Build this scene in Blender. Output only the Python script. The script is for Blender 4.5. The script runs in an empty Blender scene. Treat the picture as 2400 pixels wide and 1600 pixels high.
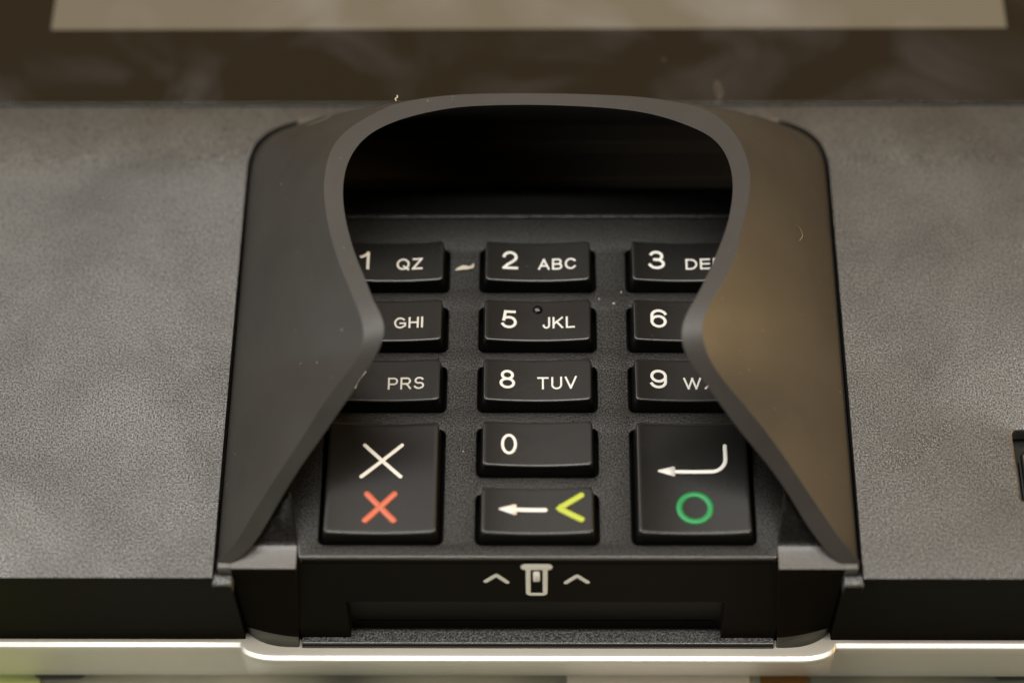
import bpy, bmesh, math, random
from mathutils import Vector, Matrix
from mathutils.bvhtree import BVHTree

# ------------------------------------------------------------------ camera, world, lights
MM = 0.001
C = bpy.context.scene.collection
sc = bpy.context.scene

cam_d = bpy.data.cameras.new('camera')
cam = bpy.data.objects.new('camera', cam_d); C.objects.link(cam)
TILT, YAW, ROLL = 0.567232, 0.0138415, -0.000254
M = Matrix.Rotation(TILT, 4, 'X') @ Matrix.Rotation(YAW, 4, 'Y') @ Matrix.Rotation(ROLL, 4, 'Z')
M.translation = Vector((0.695, -159.578, 250.487)) * MM
cam.matrix_world = M
cam_d.sensor_width = 36.0
cam_d.lens = 78.0
cam_d.clip_start = 0.01
cam_d.clip_end = 50.0
cam_d.dof.use_dof = True
cam_d.dof.focus_distance = 0.291
cam_d.dof.aperture_fstop = 7.8
cam_d.dof.aperture_blades = 7
sc.camera = cam

world = bpy.data.worlds.new('World'); sc.world = world; world.use_nodes = True
wn, wl = world.node_tree.nodes, world.node_tree.links
wn.clear()
wo = wn.new('ShaderNodeOutputWorld'); wb = wn.new('ShaderNodeBackground')
tc = wn.new('ShaderNodeTexCoord'); sp = wn.new('ShaderNodeSeparateXYZ')
ry = wn.new('ShaderNodeValToRGB'); my = wn.new('ShaderNodeMapRange')
my.inputs[1].default_value = -1.0; my.inputs[2].default_value = 1.0
wl.new(tc.outputs['Generated'], sp.inputs[0]); wl.new(sp.outputs['Y'], my.inputs[0]); wl.new(my.outputs[0], ry.inputs[0])
cr = ry.color_ramp
cr.elements[0].position = 0.0; cr.elements[0].color = (0.016, 0.013, 0.010, 1)
cr.elements[1].position = 1.0; cr.elements[1].color = (0.42, 0.28, 0.14, 1)
e = cr.elements.new(0.42); e.color = (0.03, 0.025, 0.019, 1)
e = cr.elements.new(0.62); e.color = (0.24, 0.20, 0.15, 1)
e = cr.elements.new(0.80); e.color = (0.46, 0.32, 0.165, 1)
wb.inputs[1].default_value = 1.0
wl.new(ry.outputs[0], wb.inputs[0]); wl.new(wb.outputs[0], wo.inputs[0])

def area(name, loc, target, sx, sy, radiance, col):
    d = bpy.data.lights.new(name, 'AREA'); d.shape = 'RECTANGLE'; d.size = sx; d.size_y = sy
    d.energy = radiance * math.pi * sx * sy; d.color = col
    o = bpy.data.objects.new(name, d); C.objects.link(o)
    o.location = loc
    z = (Vector(loc) - Vector(target)).normalized()
    ref = Vector((1, 0, 0)) if abs(z.z) > 0.7 else Vector((0, 0, 1)).cross(z)
    x = (ref - z * ref.dot(z)).normalized(); y = z.cross(x)
    o.rotation_euler = Matrix((x, y, z)).transposed().to_euler()
    return o
area('ceiling_tube', (-0.05, -0.05, 1.15), (0, 0, 0), 1.30, 0.06, 52.0, (1.0, 0.965, 0.90))
area('ceiling_panel', (-0.34, 0.33, 1.10), (0, 0, 0), 1.25, 0.56, 4.6, (1.0, 0.965, 0.91))
area('warm_lamp', (1.00, 0.02, 0.36), (0, 0, 0), 0.55, 0.45, 15.0, (1.0, 0.66, 0.30))
area('left_fill', (-0.95, -0.05, 0.36), (0, 0, 0), 0.6, 0.5, 3.6, (0.97, 0.97, 0.95))  # soft fill added to brighten the hood's left side
area('front_light', (-0.72, -0.62, 0.42), (0, 0, -0.02), 0.6, 0.30, 3.6, (1.0, 0.96, 0.90))

sc.view_settings.view_transform = 'Standard'
sc.view_settings.look = 'None'
sc.view_settings.exposure = 0.0
sc.view_settings.gamma = 1.0
sc.view_settings.use_curve_mapping = False
sc.render.engine = 'CYCLES'

# ------------------------------------------------------------------ materials
def nt(m):
    m.use_nodes = True; t = m.node_tree; t.nodes.clear(); return t.nodes, t.links
def material(name, col, rough=0.5, spec=0.5, metal=0.0, grain=0.0, gscale=3.4, gcol=0.0, gpos=0.0,
             dust=0.0, dust_scale=0.55, dust_size=0.07, smudge=0.0, coat=0.0, rough_var=0.0, blotch=0.0, spec_blotch=0.0, dust_col=(0.55, 0.5, 0.42)):
    m = bpy.data.materials.new(name); N, L = nt(m)
    out = N.new('ShaderNodeOutputMaterial'); b = N.new('ShaderNodeBsdfPrincipled')
    L.new(b.outputs[0], out.inputs[0])
    b.inputs['Base Color'].default_value = (*col, 1); b.inputs['Roughness'].default_value = rough
    b.inputs['Specular IOR Level'].default_value = spec; b.inputs['Metallic'].default_value = metal
    b.inputs['Coat Weight'].default_value = coat; b.inputs['Coat Roughness'].default_value = 0.08
    tcn = N.new('ShaderNodeTexCoord'); mp = N.new('ShaderNodeMapping')
    mp.inputs['Scale'].default_value = (1000, 1000, 1000)
    L.new(tcn.outputs['Object'], mp.inputs[0]); V = mp.outputs[0]
    def noise(scale, detail=2.0, rgh=0.5):
        n = N.new('ShaderNodeTexNoise'); n.inputs['Scale'].default_value = scale
        n.inputs['Detail'].default_value = detail; n.inputs['Roughness'].default_value = rgh
        L.new(V, n.inputs['Vector']); return n
    def maprange(src, a, b_, c, d):
        r = N.new('ShaderNodeMapRange'); L.new(src, r.inputs[0])
        for i, v in enumerate((a, b_, c, d)): r.inputs[i + 1].default_value = v
        return r.outputs[0]
    def mixcol(fac, a, b_, mode='MIX'):
        x = N.new('ShaderNodeMix'); x.data_type = 'RGBA'; x.blend_type = mode
        if isinstance(fac, float): x.inputs[0].default_value = fac
        else: L.new(fac, x.inputs[0])
        for s, v in ((x.inputs[6], a), (x.inputs[7], b_)):
            if isinstance(v, tuple): s.default_value = (*v, 1)
            else: L.new(v, s)
        return x.outputs[2]
    colr = None
    if gcol or blotch:
        colr = (col)
        if gcol:
            n = noise(gscale * 1.1, 1.0)
            g = maprange(n.outputs['Fac'], 0.3, 0.7, 1 - gcol, 1 + gcol)
            v = N.new('ShaderNodeVectorMath'); v.operation = 'SCALE'
            v.inputs[0].default_value = col; L.new(g, v.inputs['Scale']); colr = v.outputs[0]
        if blotch:
            n = noise(0.09, 4.0, 0.6)
            g = maprange(n.outputs['Fac'], 0.3, 0.7, 1 - blotch, 1 + blotch)
            v = N.new('ShaderNodeVectorMath'); v.operation = 'SCALE'
            if isinstance(colr, tuple): v.inputs[0].default_value = colr
            else: L.new(colr, v.inputs[0])
            L.new(g, v.inputs['Scale']); colr = v.outputs[0]
    if grain:
        n1 = noise(gscale, 2.5, 0.6)
        bp = N.new('ShaderNodeBump'); bp.inputs['Strength'].default_value = 1.0
        bp.inputs['Distance'].default_value = grain * MM
        L.new(n1.outputs['Fac'], bp.inputs['Height']); L.new(bp.outputs[0], b.inputs['Normal'])
    if gpos:
        n = noise(gscale * 1.0, 1.0)
        ss = maprange(n.outputs['Fac'], 0.35, 0.7, spec * (1 - gpos), spec * (1 + gpos))
        if spec_blotch:
            n3 = noise(0.045, 5.0, 0.6); n3.inputs['Distortion'].default_value = 0.7
            mm_ = N.new('ShaderNodeMath'); mm_.operation = 'MULTIPLY'; L.new(ss, mm_.inputs[0])
            L.new(maprange(n3.outputs['Fac'], 0.34, 0.62, 1 - spec_blotch, 1.12), mm_.inputs[1]); ss = mm_.outputs[0]
        L.new(ss, b.inputs['Specular IOR Level'])
    rsock = None
    if rough_var:
        n = noise(0.07, 4.0, 0.6)
        rsock = maprange(n.outputs['Fac'], 0.3, 0.7, rough - rough_var, rough + rough_var)
        L.new(rsock, b.inputs['Roughness'])
    film = None
    if smudge:
        n = noise(0.05, 3.0, 0.5); n.inputs['Distortion'].default_value = 0.6
        n2 = noise(0.02, 2.0)
        mu = N.new('ShaderNodeMath'); mu.operation = 'MULTIPLY'
        L.new(maprange(n.outputs['Fac'], 0.47, 0.75, 0, 1), mu.inputs[0]); L.new(maprange(n2.outputs['Fac'], 0.38, 0.62, 0.12, 1), mu.inputs[1])
        film = maprange(mu.outputs[0], 0, 1, 0, smudge)
        colr = mixcol(film, colr if colr is not None else col, (0.36, 0.36, 0.40))
    if dust:
        vo = N.new('ShaderNodeTexVoronoi'); vo.inputs['Scale'].default_value = dust_scale; vo.feature = 'F1'
        vn = noise(4.0, 2.0)
        vadd = N.new('ShaderNodeMix'); vadd.data_type = 'VECTOR'; vadd.inputs[0].default_value = 0.10
        L.new(V, vadd.inputs[4]); L.new(vn.outputs['Color'], vadd.inputs[5]); L.new(vadd.outputs[1], vo.inputs['Vector'])
        sepc = N.new('ShaderNodeSeparateColor'); L.new(vo.outputs['Color'], sepc.inputs[0])
        thr = maprange(sepc.outputs[0], 1 - dust, 1.0, 0.0, dust_size)
        lt = N.new('ShaderNodeMath'); lt.operation = 'LESS_THAN'
        L.new(vo.outputs['Distance'], lt.inputs[0]); L.new(thr, lt.inputs[1])
        fm = N.new('ShaderNodeMath'); fm.operation = 'MULTIPLY'; L.new(lt.outputs[0], fm.inputs[0])
        L.new(maprange(sepc.outputs[1], 0, 1, 0.15, 0.8), fm.inputs[1])
        colr = mixcol(fm.outputs[0], colr if colr is not None else col, dust_col)
    if colr is not None and not isinstance(colr, tuple): L.new(colr, b.inputs['Base Color'])
    return m

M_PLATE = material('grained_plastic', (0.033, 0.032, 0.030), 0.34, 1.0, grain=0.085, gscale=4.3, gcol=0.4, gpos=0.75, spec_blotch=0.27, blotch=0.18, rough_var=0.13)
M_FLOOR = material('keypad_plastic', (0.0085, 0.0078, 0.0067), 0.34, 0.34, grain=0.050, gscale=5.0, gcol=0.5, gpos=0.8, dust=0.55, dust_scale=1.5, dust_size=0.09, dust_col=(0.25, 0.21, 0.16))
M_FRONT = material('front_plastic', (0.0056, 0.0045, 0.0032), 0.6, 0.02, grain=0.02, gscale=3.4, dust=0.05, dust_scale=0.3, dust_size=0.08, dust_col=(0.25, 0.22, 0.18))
M_SHIELD = material('shield_rubber', (0.023, 0.0212, 0.0188), 0.46, 0.42, grain=0.012, gscale=5.0, dust=0.30, dust_scale=1.0, dust_size=0.13, blotch=0.16, rough_var=0.07, dust_col=(0.22, 0.19, 0.15))
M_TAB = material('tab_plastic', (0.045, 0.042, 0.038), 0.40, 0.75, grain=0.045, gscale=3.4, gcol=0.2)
M_TABF = material('tab_front_shaded', (0.0085, 0.0072, 0.0058), 0.5, 0.0, grain=0.004, gscale=4)  # darker copy of the tab plastic, stands for shade on its front
M_KEY = material('key_plastic', (0.0055, 0.0051, 0.0046), 0.27, 0.24, grain=0.003, gscale=5.0, dust=0.10, dust_scale=0.8, dust_size=0.06, dust_col=(0.2, 0.18, 0.15), blotch=0.1, rough_var=0.03)
M_LIP = material('lip_plastic', (0.008, 0.0075, 0.0065), 0.36, 0.30, grain=0.04, gscale=4.2, gpos=0.7)
M_FLARE = material('foot_flare_lit', (0.03, 0.028, 0.025), 0.28, 0.8)  # lighter, glossier copy of the tab plastic for the lit crescent
M_RECESS = material('slot_recess_plastic', (0.0065, 0.0056, 0.0046), 0.36, 0.10, grain=0.004, gscale=4)
M_CAVITY = material('hood_cavity_lit', (0.055, 0.045, 0.033), 0.5, 0.3, grain=0.03, gscale=4, dust=0.3, dust_scale=1.0, dust_size=0.08)  # base colour raised to stand in for light reaching into the hood
M_KEYEDGE = material('key_edge_highlight', (0.014, 0.0135, 0.012), 0.32, 0.8)  # edges worn glossy, also lightened to strengthen their highlight lines
M_EDGE = material('deck_edge_highlight', (0.03, 0.028, 0.025), 0.28, 0.9, grain=0.02, gscale=4)  # lighter glossy copy of the deck plastic that draws edge highlights
M_SKIRT = material('key_skirt_plastic', (0.004, 0.004, 0.0036), 0.45, 0.15)
M_DARK = material('dark_plastic', (0.003, 0.003, 0.003), 0.7, 0.08)
M_GLOSS = material('glossy_black', (0.006, 0.006, 0.005), 0.16, 0.6)
M_GLASS = material('display_glass', (0.0070, 0.0056, 0.0036), 0.09, 0.46, smudge=0.10, dust=0.10, dust_scale=0.30, dust_size=0.09, dust_col=(0.07, 0.06, 0.045))
M_LCD = material('screen_panel', (0.100, 0.090, 0.070), 0.10, 0.5, smudge=0.26, dust=0.05, dust_scale=0.22, dust_size=0.14, dust_col=(0.35, 0.32, 0.28))
M_SILVER = material('silver_paint', (0.36, 0.345, 0.305), 0.42, 0.5, metal=0.0, grain=0.004, gscale=5.0, blotch=0.04)
M_SILVERHI = material('silver_edge_highlight', (0.52, 0.50, 0.455), 0.45, 0.5, metal=1.0, blotch=0.12, rough_var=0.05)  # brighter metal copy of the silver, makes the white edge highlight
M_WHITE = material('white_print', (0.68, 0.66, 0.615), 0.5, 0.3)
M_SYMBOL = material('grey_print', (0.62, 0.61, 0.58), 0.5, 0.3)
M_RED = material('red_plastic', (0.44, 0.10, 0.048), 0.4, 0.4)
M_YEL = material('yellow_plastic', (0.36, 0.42, 0.03), 0.4, 0.4)
M_GRN = material('green_plastic', (0.008, 0.20, 0.055), 0.4, 0.4)
M_FLAKE = material('paper_flake', (0.50, 0.45, 0.36), 0.8, 0.2)
M_LINT = material('lint', (0.20, 0.17, 0.12), 0.8, 0.2)
M_RUB = material('foot_rubber', (0.014, 0.015, 0.017), 0.6, 0.3)
M_PAPERW = material('white_paper', (0.80, 0.78, 0.70), 0.6, 0.3)
M_PAPERO = material('orange_paper', (0.20, 0.105, 0.03), 0.6, 0.3)
M_PAPERG = material('lime_paper', (0.62, 0.72, 0.30), 0.6, 0.3)
def counter_material():
    m = bpy.data.materials.new('counter_surface'); N, L = nt(m)
    out = N.new('ShaderNodeOutputMaterial'); b = N.new('ShaderNodeBsdfPrincipled'); L.new(b.outputs[0], out.inputs[0])
    tcn = N.new('ShaderNodeTexCoord'); mp = N.new('ShaderNodeMapping'); mp.inputs['Scale'].default_value = (1000, 260, 1000)
    n = N.new('ShaderNodeTexNoise'); n.inputs['Scale'].default_value = 0.045; n.inputs['Detail'].default_value = 1.5
    r = N.new('ShaderNodeValToRGB'); L.new(tcn.outputs['Object'], mp.inputs[0]); L.new(mp.outputs[0], n.inputs['Vector'])
    L.new(n.outputs['Fac'], r.inputs[0]); L.new(r.outputs[0], b.inputs['Base Color'])
    c = r.color_ramp; c.elements[0].position = 0.3; c.elements[0].color = (0.12, 0.14, 0.13, 1)
    c.elements[1].position = 0.7; c.elements[1].color = (0.80, 0.80, 0.66, 1)
    k = c.elements.new(0.5); k.color = (0.50, 0.53, 0.43, 1)
    b.inputs['Roughness'].default_value = 0.18
    return m
M_COUNTER = counter_material()

# ------------------------------------------------------------------ helpers
def smooth(me):
    for p in me.polygons: p.use_smooth = True
def link(name, me, mat, parent=None):
    o = bpy.data.objects.new(name, me); C.objects.link(o)
    if mat is not None:
        for mm in (mat if isinstance(mat, (list, tuple)) else [mat]): me.materials.append(mm)
    if parent is not None: o.parent = parent
    return o
def from_bm(name, bm, mat, parent=None, sm=True, bevel=0.0, seg=3, angle=30):
    bmesh.ops.recalc_face_normals(bm, faces=bm.faces[:])
    for v in bm.verts: v.co *= MM
    me = bpy.data.meshes.new(name); bm.to_mesh(me); bm.free()
    if sm: smooth(me)
    o = link(name, me, mat, parent)
    if bevel:
        md = o.modifiers.new('bevel', 'BEVEL'); md.width = bevel * MM; md.segments = seg
        md.limit_method = 'ANGLE'; md.angle_limit = math.radians(angle); md.harden_normals = True
        md.use_clamp_overlap = True
    return o
def from_grid(name, rows, mat, parent=None, close_u=False, close_v=False, bevel=0.0, extra=None, flip=False, seg=3):
    bm = bmesh.new()
    vs = [[bm.verts.new(p) for p in r] for r in rows]
    nr, nc = len(rows), len(rows[0])
    for i in range(nr - (0 if close_v else 1)):
        for j in range(nc - (0 if close_u else 1)):
            a, b = vs[i][j], vs[i][(j + 1) % nc]; c, d = vs[(i + 1) % nr][(j + 1) % nc], vs[(i + 1) % nr][j]
            bm.faces.new((a, b, c, d))
    if extra: extra(bm, vs)
    return from_bm(name, bm, mat, parent, True, bevel, seg)
def extrude_x(profile, x0, x1, bm):
    """closed (y, z) polygon extruded along x"""
    a = [bm.verts.new((x0, y, z)) for y, z in profile]; b = [bm.verts.new((x1, y, z)) for y, z in profile]
    bm.faces.new(a); bm.faces.new(b[::-1]); n = len(profile)
    for i in range(n): bm.faces.new((a[i], a[(i + 1) % n], b[(i + 1) % n], b[i]))
def tag(o, label, cat=None, group=None, kind=None):
    o['label'] = label
    if cat: o['category'] = cat
    if group: o['group'] = group
    if kind: o['kind'] = kind
    return o
def catmull(P, n):
    """resample polyline P by arc length after Catmull-Rom smoothing"""
    Q = []
    m = len(P)
    for i in range(m - 1):
        p0, p1, p2, p3 = P[max(i - 1, 0)], P[i], P[i + 1], P[min(i + 2, m - 1)]
        for k in range(12):
            t = k / 12
            Q.append(tuple(0.5 * (2 * p1[a] + (p2[a] - p0[a]) * t + (2 * p0[a] - 5 * p1[a] + 4 * p2[a] - p3[a]) * t * t
                                  + (3 * p1[a] - p0[a] - 3 * p2[a] + p3[a]) * t ** 3) for a in range(len(p1))))
    Q.append(tuple(P[-1]))
    return resample(Q, n)
def arclen(Q):
    d = [0.0]
    for i in range(1, len(Q)): d.append(d[-1] + math.dist(Q[i], Q[i - 1]))
    return d
def at(Q, d, s):
    lo, hi = 0, len(d) - 1
    while hi - lo > 1:
        m = (lo + hi) // 2
        if d[m] <= s: lo = m
        else: hi = m
    t = (s - d[lo]) / max(d[hi] - d[lo], 1e-9)
    t = min(max(t, 0), 1)
    return tuple(Q[lo][a] + (Q[hi][a] - Q[lo][a]) * t for a in range(len(Q[0])))
def resample(Q, n):
    d = arclen(Q)
    return [at(Q, d, d[-1] * i / (n - 1)) for i in range(n)]
def chaikin_smooth(P, it):
    for _ in range(it):
        P = [P[0]] + [tuple((P[i - 1][a] + 2 * P[i][a] + P[i + 1][a]) / 4 for a in range(len(P[0]))) for i in range(1, len(P) - 1)] + [P[-1]]
    return P
def rrect(x0, x1, y0, y1, r, n=6):
    pts = []
    for cx, cy, a0 in ((x1 - r, y1 - r, 0), (x0 + r, y1 - r, 90), (x0 + r, y0 + r, 180), (x1 - r, y0 + r, 270)):
        for k in range(n + 1):
            a = math.radians(a0 + 90 * k / n); pts.append((cx + r * math.cos(a), cy + r * math.sin(a)))
    return pts
def holed_plate(bm, outer, holes, ztop, zbot, hole_round=0.0, hole_depth=None):
    """flat sheet with holes (top at ztop), outer rim and hole walls going down"""
    allE = []
    loops = []
    for P, is_hole in [(outer, False)] + [(h, True) for h in holes]:
        vs = [bm.verts.new((x, y, ztop)) for x, y in P]
        es = [bm.edges.new((vs[i], vs[(i + 1) % len(vs)])) for i in range(len(vs))]
        allE += es; loops.append((vs, is_hole))
    bmesh.ops.triangle_fill(bm, use_beauty=True, use_dissolve=False, edges=allE)
    for vs, is_hole in loops:
        n = len(vs)
        cx = sum(v.co.x for v in vs) / n; cy = sum(v.co.y for v in vs) / n
        prev = vs
        steps = [(zbot, 0)]
        if is_hole and hole_round:
            r = hole_round
            steps = [(ztop - r * (1 - math.cos(math.radians(a))), r * math.sin(math.radians(a))) for a in (22, 45, 68, 90)] + [(zbot, r)]
        for z, inw in steps:
            nx = []
            for i, v in enumerate(vs):
                a, b = vs[i - 1].co, vs[(i + 1) % n].co
                t = Vector((b.x - a.x, b.y - a.y)); t.normalize()
                nrm = Vector((-t.y, t.x))
                if nrm.dot(Vector((cx - v.co.x, cy - v.co.y))) < 0: nrm = -nrm
                nx.append(bm.verts.new((v.co.x + nrm.x * inw, v.co.y + nrm.y * inw, z)))
            for i in range(n): bm.faces.new((prev[i], prev[(i + 1) % n], nx[(i + 1) % n], nx[i]))
            prev = nx
def shade_front(o, mat, zlim, ylim):  # forward faces get a darker plastic in place of their shade
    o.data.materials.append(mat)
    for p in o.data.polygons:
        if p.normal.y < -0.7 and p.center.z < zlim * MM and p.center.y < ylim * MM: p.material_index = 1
R = random.Random(5)

# ------------------------------------------------------------------ counter under the terminal
COUNTER_Z = -31.5
bm = bmesh.new(); bmesh.ops.create_cube(bm, size=1)
for v in bm.verts: v.co = Vector((v.co.x * 900, v.co.y * 700 + 60, COUNTER_Z - 10 + v.co.z * 20))
counter = from_bm('countertop', bm, M_COUNTER, None, False, bevel=1.0)
tag(counter, 'mottled grey green countertop under the payment terminal', kind='structure')
def sheet(name, x0, x1, y0, y1, ang, mat, label):
    bm = bmesh.new()
    h = 0.25
    pts = [(x0, y0), (x1, y0), (x1, y1), (x0, y1)]
    c, s = math.cos(ang), math.sin(ang); cx, cy = (x0 + x1) / 2, (y0 + y1) / 2
    pts = [(cx + (x - cx) * c - (y - cy) * s, cy + (x - cx) * s + (y - cy) * c) for x, y in pts]
    lo = [bm.verts.new((x, y, COUNTER_Z + 0.02)) for x, y in pts]; hi = [bm.verts.new((x, y, COUNTER_Z + h)) for x, y in pts]
    bm.faces.new(lo[::-1]); bm.faces.new(hi)
    for i in range(4): bm.faces.new((lo[i], lo[(i + 1) % 4], hi[(i + 1) % 4], hi[i]))
    return tag(from_bm(name, bm, mat, None, False), label, 'paper')
sheet('paper_sheet', 4, 29, -86, -30, 0.0, M_PAPERW, 'white paper sheet on the counter in front of the silver edge')
sheet('paper_slip', 31.5, 38, -80, -30, 0.05, M_PAPERO, 'narrow orange paper slip on the counter beside the white sheet')
sheet('paper_note', -95, -69.5, -90, -30, -0.04, M_PAPERG, 'lime green paper on the counter beside the rubber foot')

# ------------------------------------------------------------------ the terminal
term = bpy.data.objects.new('payment_terminal', None); C.objects.link(term)
term.location = (0, 0, COUNTER_Z * MM); term.empty_display_size = 0.05
tag(term, 'black card payment terminal with keypad, privacy shield and silver front edge', 'card terminal')
class _P: pass
bpy.context.view_layer.update()
PINV = Matrix.Translation((0, 0, -COUNTER_Z * MM))
_parts = []
def part(o):
    o.parent = term; o.matrix_parent_inverse = PINV; return o

ZS = -18.8           # height of the silver ledge
# base outline of the shield on the cover (mm)
BASE_L = [(-40.45, -33.9), (-40.5, -20), (-40.55, 0), (-40.6, 20), (-40.6, 28.5), (-40.45, 31.5), (-39.6, 34.2), (-37.2, 36.6), (-33.4, 38.0), (-27, 38.55), (-15, 38.7), (0, 38.7)]
BASE_L = catmull(BASE_L, 90)
BASE = BASE_L[:-1] + [(-x, y) for x, y in BASE_L[::-1]]

def offset_path(P, d):
    out = []
    n = len(P)
    for i in range(n):
        a, b = P[max(i - 1, 0)], P[min(i + 1, n - 1)]
        tx, ty = b[0] - a[0], b[1] - a[1]; l = math.hypot(tx, ty) or 1
        out.append((P[i][0] - ty / l * d, P[i][1] + tx / l * d))
    return out

# --- top cover (grained), notch for the shield, hole for the stylus slot
notch = offset_path(BASE, 0.42)     # outward
notch = [(a[0] + (b[0] - a[0]) * 0.55 * min(1, max(0, (b[1] - 29) / 5)), a[1] + (b[1] - a[1]) * 0.55 * min(1, max(0, (b[1] - 29) / 5))) for a, b in zip(notch, BASE)]
notch = [(-40.9, -35.15)] + [p for p in notch if p[1] > -33.5] + [(40.9, -35.15)]
outer = [(-98, -35.15)] + notch + [(98, -35.15), (98, 41.18), (-98, 41.18)]
bm = bmesh.new()
holed_plate(bm, outer, [rrect(61.4, 69.5, -24.4, -13.4, 0.9)], 0.0, -2.2, 0.35)
CURV = 27.0
for yy in [27 + 0.7 * i for i in range(20)]:
    bmesh.ops.bisect_plane(bm, geom=bm.verts[:] + bm.edges[:] + bm.faces[:], plane_co=(0, yy, 0), plane_no=(0, 1, 0), dist=1e-5)
def cover_z(y): return -max(0.0, y - CURV) ** 2 * 0.0068
for v in bm.verts:
    v.co.z += cover_z(v.co.y)
cover = part(from_bm('top_cover', bm, M_PLATE, None, True, bevel=0.28, seg=3, angle=50))
shade_front(cover, M_FRONT, -0.05, -35)
tag(cover, 'grained dark grey plastic top cover')
# corner lips of the cover either side of the shield feet
for s in (-1, 1):
    bm = bmesh.new()
    xs = sorted((s * 38.45, s * 40.95))
    extrude_x([(-35.9, -3.0), (-35.9, -1.1), (-35.6, -0.75), (-34.4, -0.7), (-33.0, -2.0), (-33.0, -3.0)], xs[0], xs[1], bm)
    o = part(from_bm('cover_lip', bm, M_PLATE, None, True, bevel=0.25)); shade_front(o, M_FRONT, -1.0, -35)
# --- stylus slot: glossy tray and block
bm = bmesh.new()
rows = []
for (dx, z) in ((0.33, -2.1), (0.33, -2.6)): rows.append([(x, y, z) for x, y in rrect(61.4 + dx, 69.5 - dx, -24.4 + dx, -13.4 - dx, 0.8)])
vs = [[bm.verts.new(p) for p in r] for r in rows]
for j in range(len(vs[0])): bm.faces.new((vs[0][j], vs[0][(j + 1) % len(vs[0])], vs[1][(j + 1) % len(vs[0])], vs[1][j]))
bm.faces.new(vs[1])
slot = part(from_bm('stylus_slot', bm, M_GLOSS, None, False))
def block(bm, x0, x1, y0, y1, z0, z1):
    lo = [bm.verts.new(p) for p in ((x0, y0, z0), (x1, y0, z0), (x1, y1, z0), (x0, y1, z0))]
    hi = [bm.verts.new(p) for p in ((x0, y0, z1), (x1, y0, z1), (x1, y1, z1), (x0, y1, z1))]
    bm.faces.new(lo[::-1]); bm.faces.new(hi)
    for i in range(4): bm.faces.new((lo[i], lo[(i + 1) % 4], hi[(i + 1) % 4], hi[i]))
bm = bmesh.new(); block(bm, 62.6, 69.0, -23.6, -16.6, -2.55, -0.5)
b_ = from_bm('slot_block', bm, M_GLOSS, None, True, bevel=0.5); b_.parent = slot

# --- black front band (left and right of the keypad)
for s in (-1, 1):
    bm = bmesh.new()
    xs = sorted((s * 38.75, s * 98))
    extrude_x([(-35.12, -2.21), (-34.7, ZS + 1.6), (-34.9, ZS - 0.9), (-30, ZS - 0.9), (-30, -2.21)], xs[0], xs[1], bm)
    part(from_bm('front_band', bm, M_FRONT, None, True, bevel=0.12))

# --- silver shell with a bulged centre
def front_y(x):
    ax = abs(x)
    if ax < 34.5: return -37.95
    if ax > 39.3: return -36.05
    t = (ax - 34.5) / 4.8
    return -36.05 - 1.9 * math.sqrt(max(0.0, 1 - t ** 2.1))
xs = [-98, -80, -60, -48, -42, -40.4, -39.7] + [-39.3 + 0.12 * i for i in range(41)] + [-34, -30, -20, -10, 0]
xs = sorted(set([round(x, 4) for x in xs + [-x for x in xs]]))
rows = []
for x in xs:
    fy = front_y(x); col = []
    col.append((x, -31.5, ZS)); col.append((x, -34.4, ZS))
    if abs(x) < 39.0: col.append((x, min(-34.6, fy + 1.3), ZS))
    else: col.append((x, fy + 1.3, ZS))
    r = 0.42
    for k in (0.0, 0.12, 0.88, 1.0):          # chamfer strip along the edge, coloured brighter for its highlight
        col.append((x, fy + 0.84 - 0.74 * k, ZS - 0.20 * k ** 1.15))
    col.append((x, fy + 0.04, ZS - 0.27)); col.append((x, fy, ZS - r))
    # face runs down to a common bottom edge
    for k in (0.25, 0.5, 0.75, 1.0): col.append((x, fy + (-35.55 - fy) * k, ZS - r + (-28.75 - ZS + r) * k))
    col.append((x, -35.3, -29.1)); col.append((x, -34.6, -29.3)); col.append((x, -20, -29.3))
    rows.append(col)
silver = part(from_grid('silver_bezel', rows, [M_SILVER, M_SILVERHI]))
for p in silver.data.polygons:
    zc = p.center.z / MM
    if ZS - 0.23 < zc < ZS - 0.01: p.material_index = 1
tag(silver, 'silver front edge with a stepped centre')
# body underneath so that nothing floats or is open from the side
bm = bmesh.new()
block(bm, -97.6, 97.6, -20, 150, -29.2, -4.2)
part(from_bm('lower_housing', bm, M_DARK, None, False, bevel=0.5))
def foot(cx):
    bm = bmesh.new(); rows = []
    for (f, z) in ((1.0, -29.25), (1.0, -30.4), (0.86, -31.45)):
        rows.append([(cx + (x - cx) * f, -29.8 + (y + 29.8) * f, z) for x, y in rrect(cx - 3.9, cx + 3.9, -35.55, -24, 1.4)])
    vs = [[bm.verts.new(p) for p in r] for r in rows]
    for i in range(2):
        for j in range(len(vs[0])): bm.faces.new((vs[i][j], vs[i][(j + 1) % len(vs[0])], vs[i + 1][(j + 1) % len(vs[0])], vs[i + 1][j]))
    bm.faces.new(vs[2]); bm.faces.new(vs[0][::-1])
    return part(from_bm('rubber_foot', bm, M_RUB, None, True, bevel=0.3))
foot(-65.6); foot(65.9)

# --- display glass and the screen panel under it
bm = bmesh.new(); block(bm, -97.5, 97.5, 41.21, 150, -3.0, -1.0)
glass = part(from_bm('display_glass', bm, M_GLASS, None, True, bevel=0.22))
tag(glass, 'glossy black display glass with finger smudges')
bm = bmesh.new(); block(bm, -72.07, 68.99, 55.28, 135, -1.05, -0.965)
lcd = from_bm('screen', bm, M_LCD, None, False); lcd.parent = glass
tag(lcd, 'switched off beige grey screen')

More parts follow.
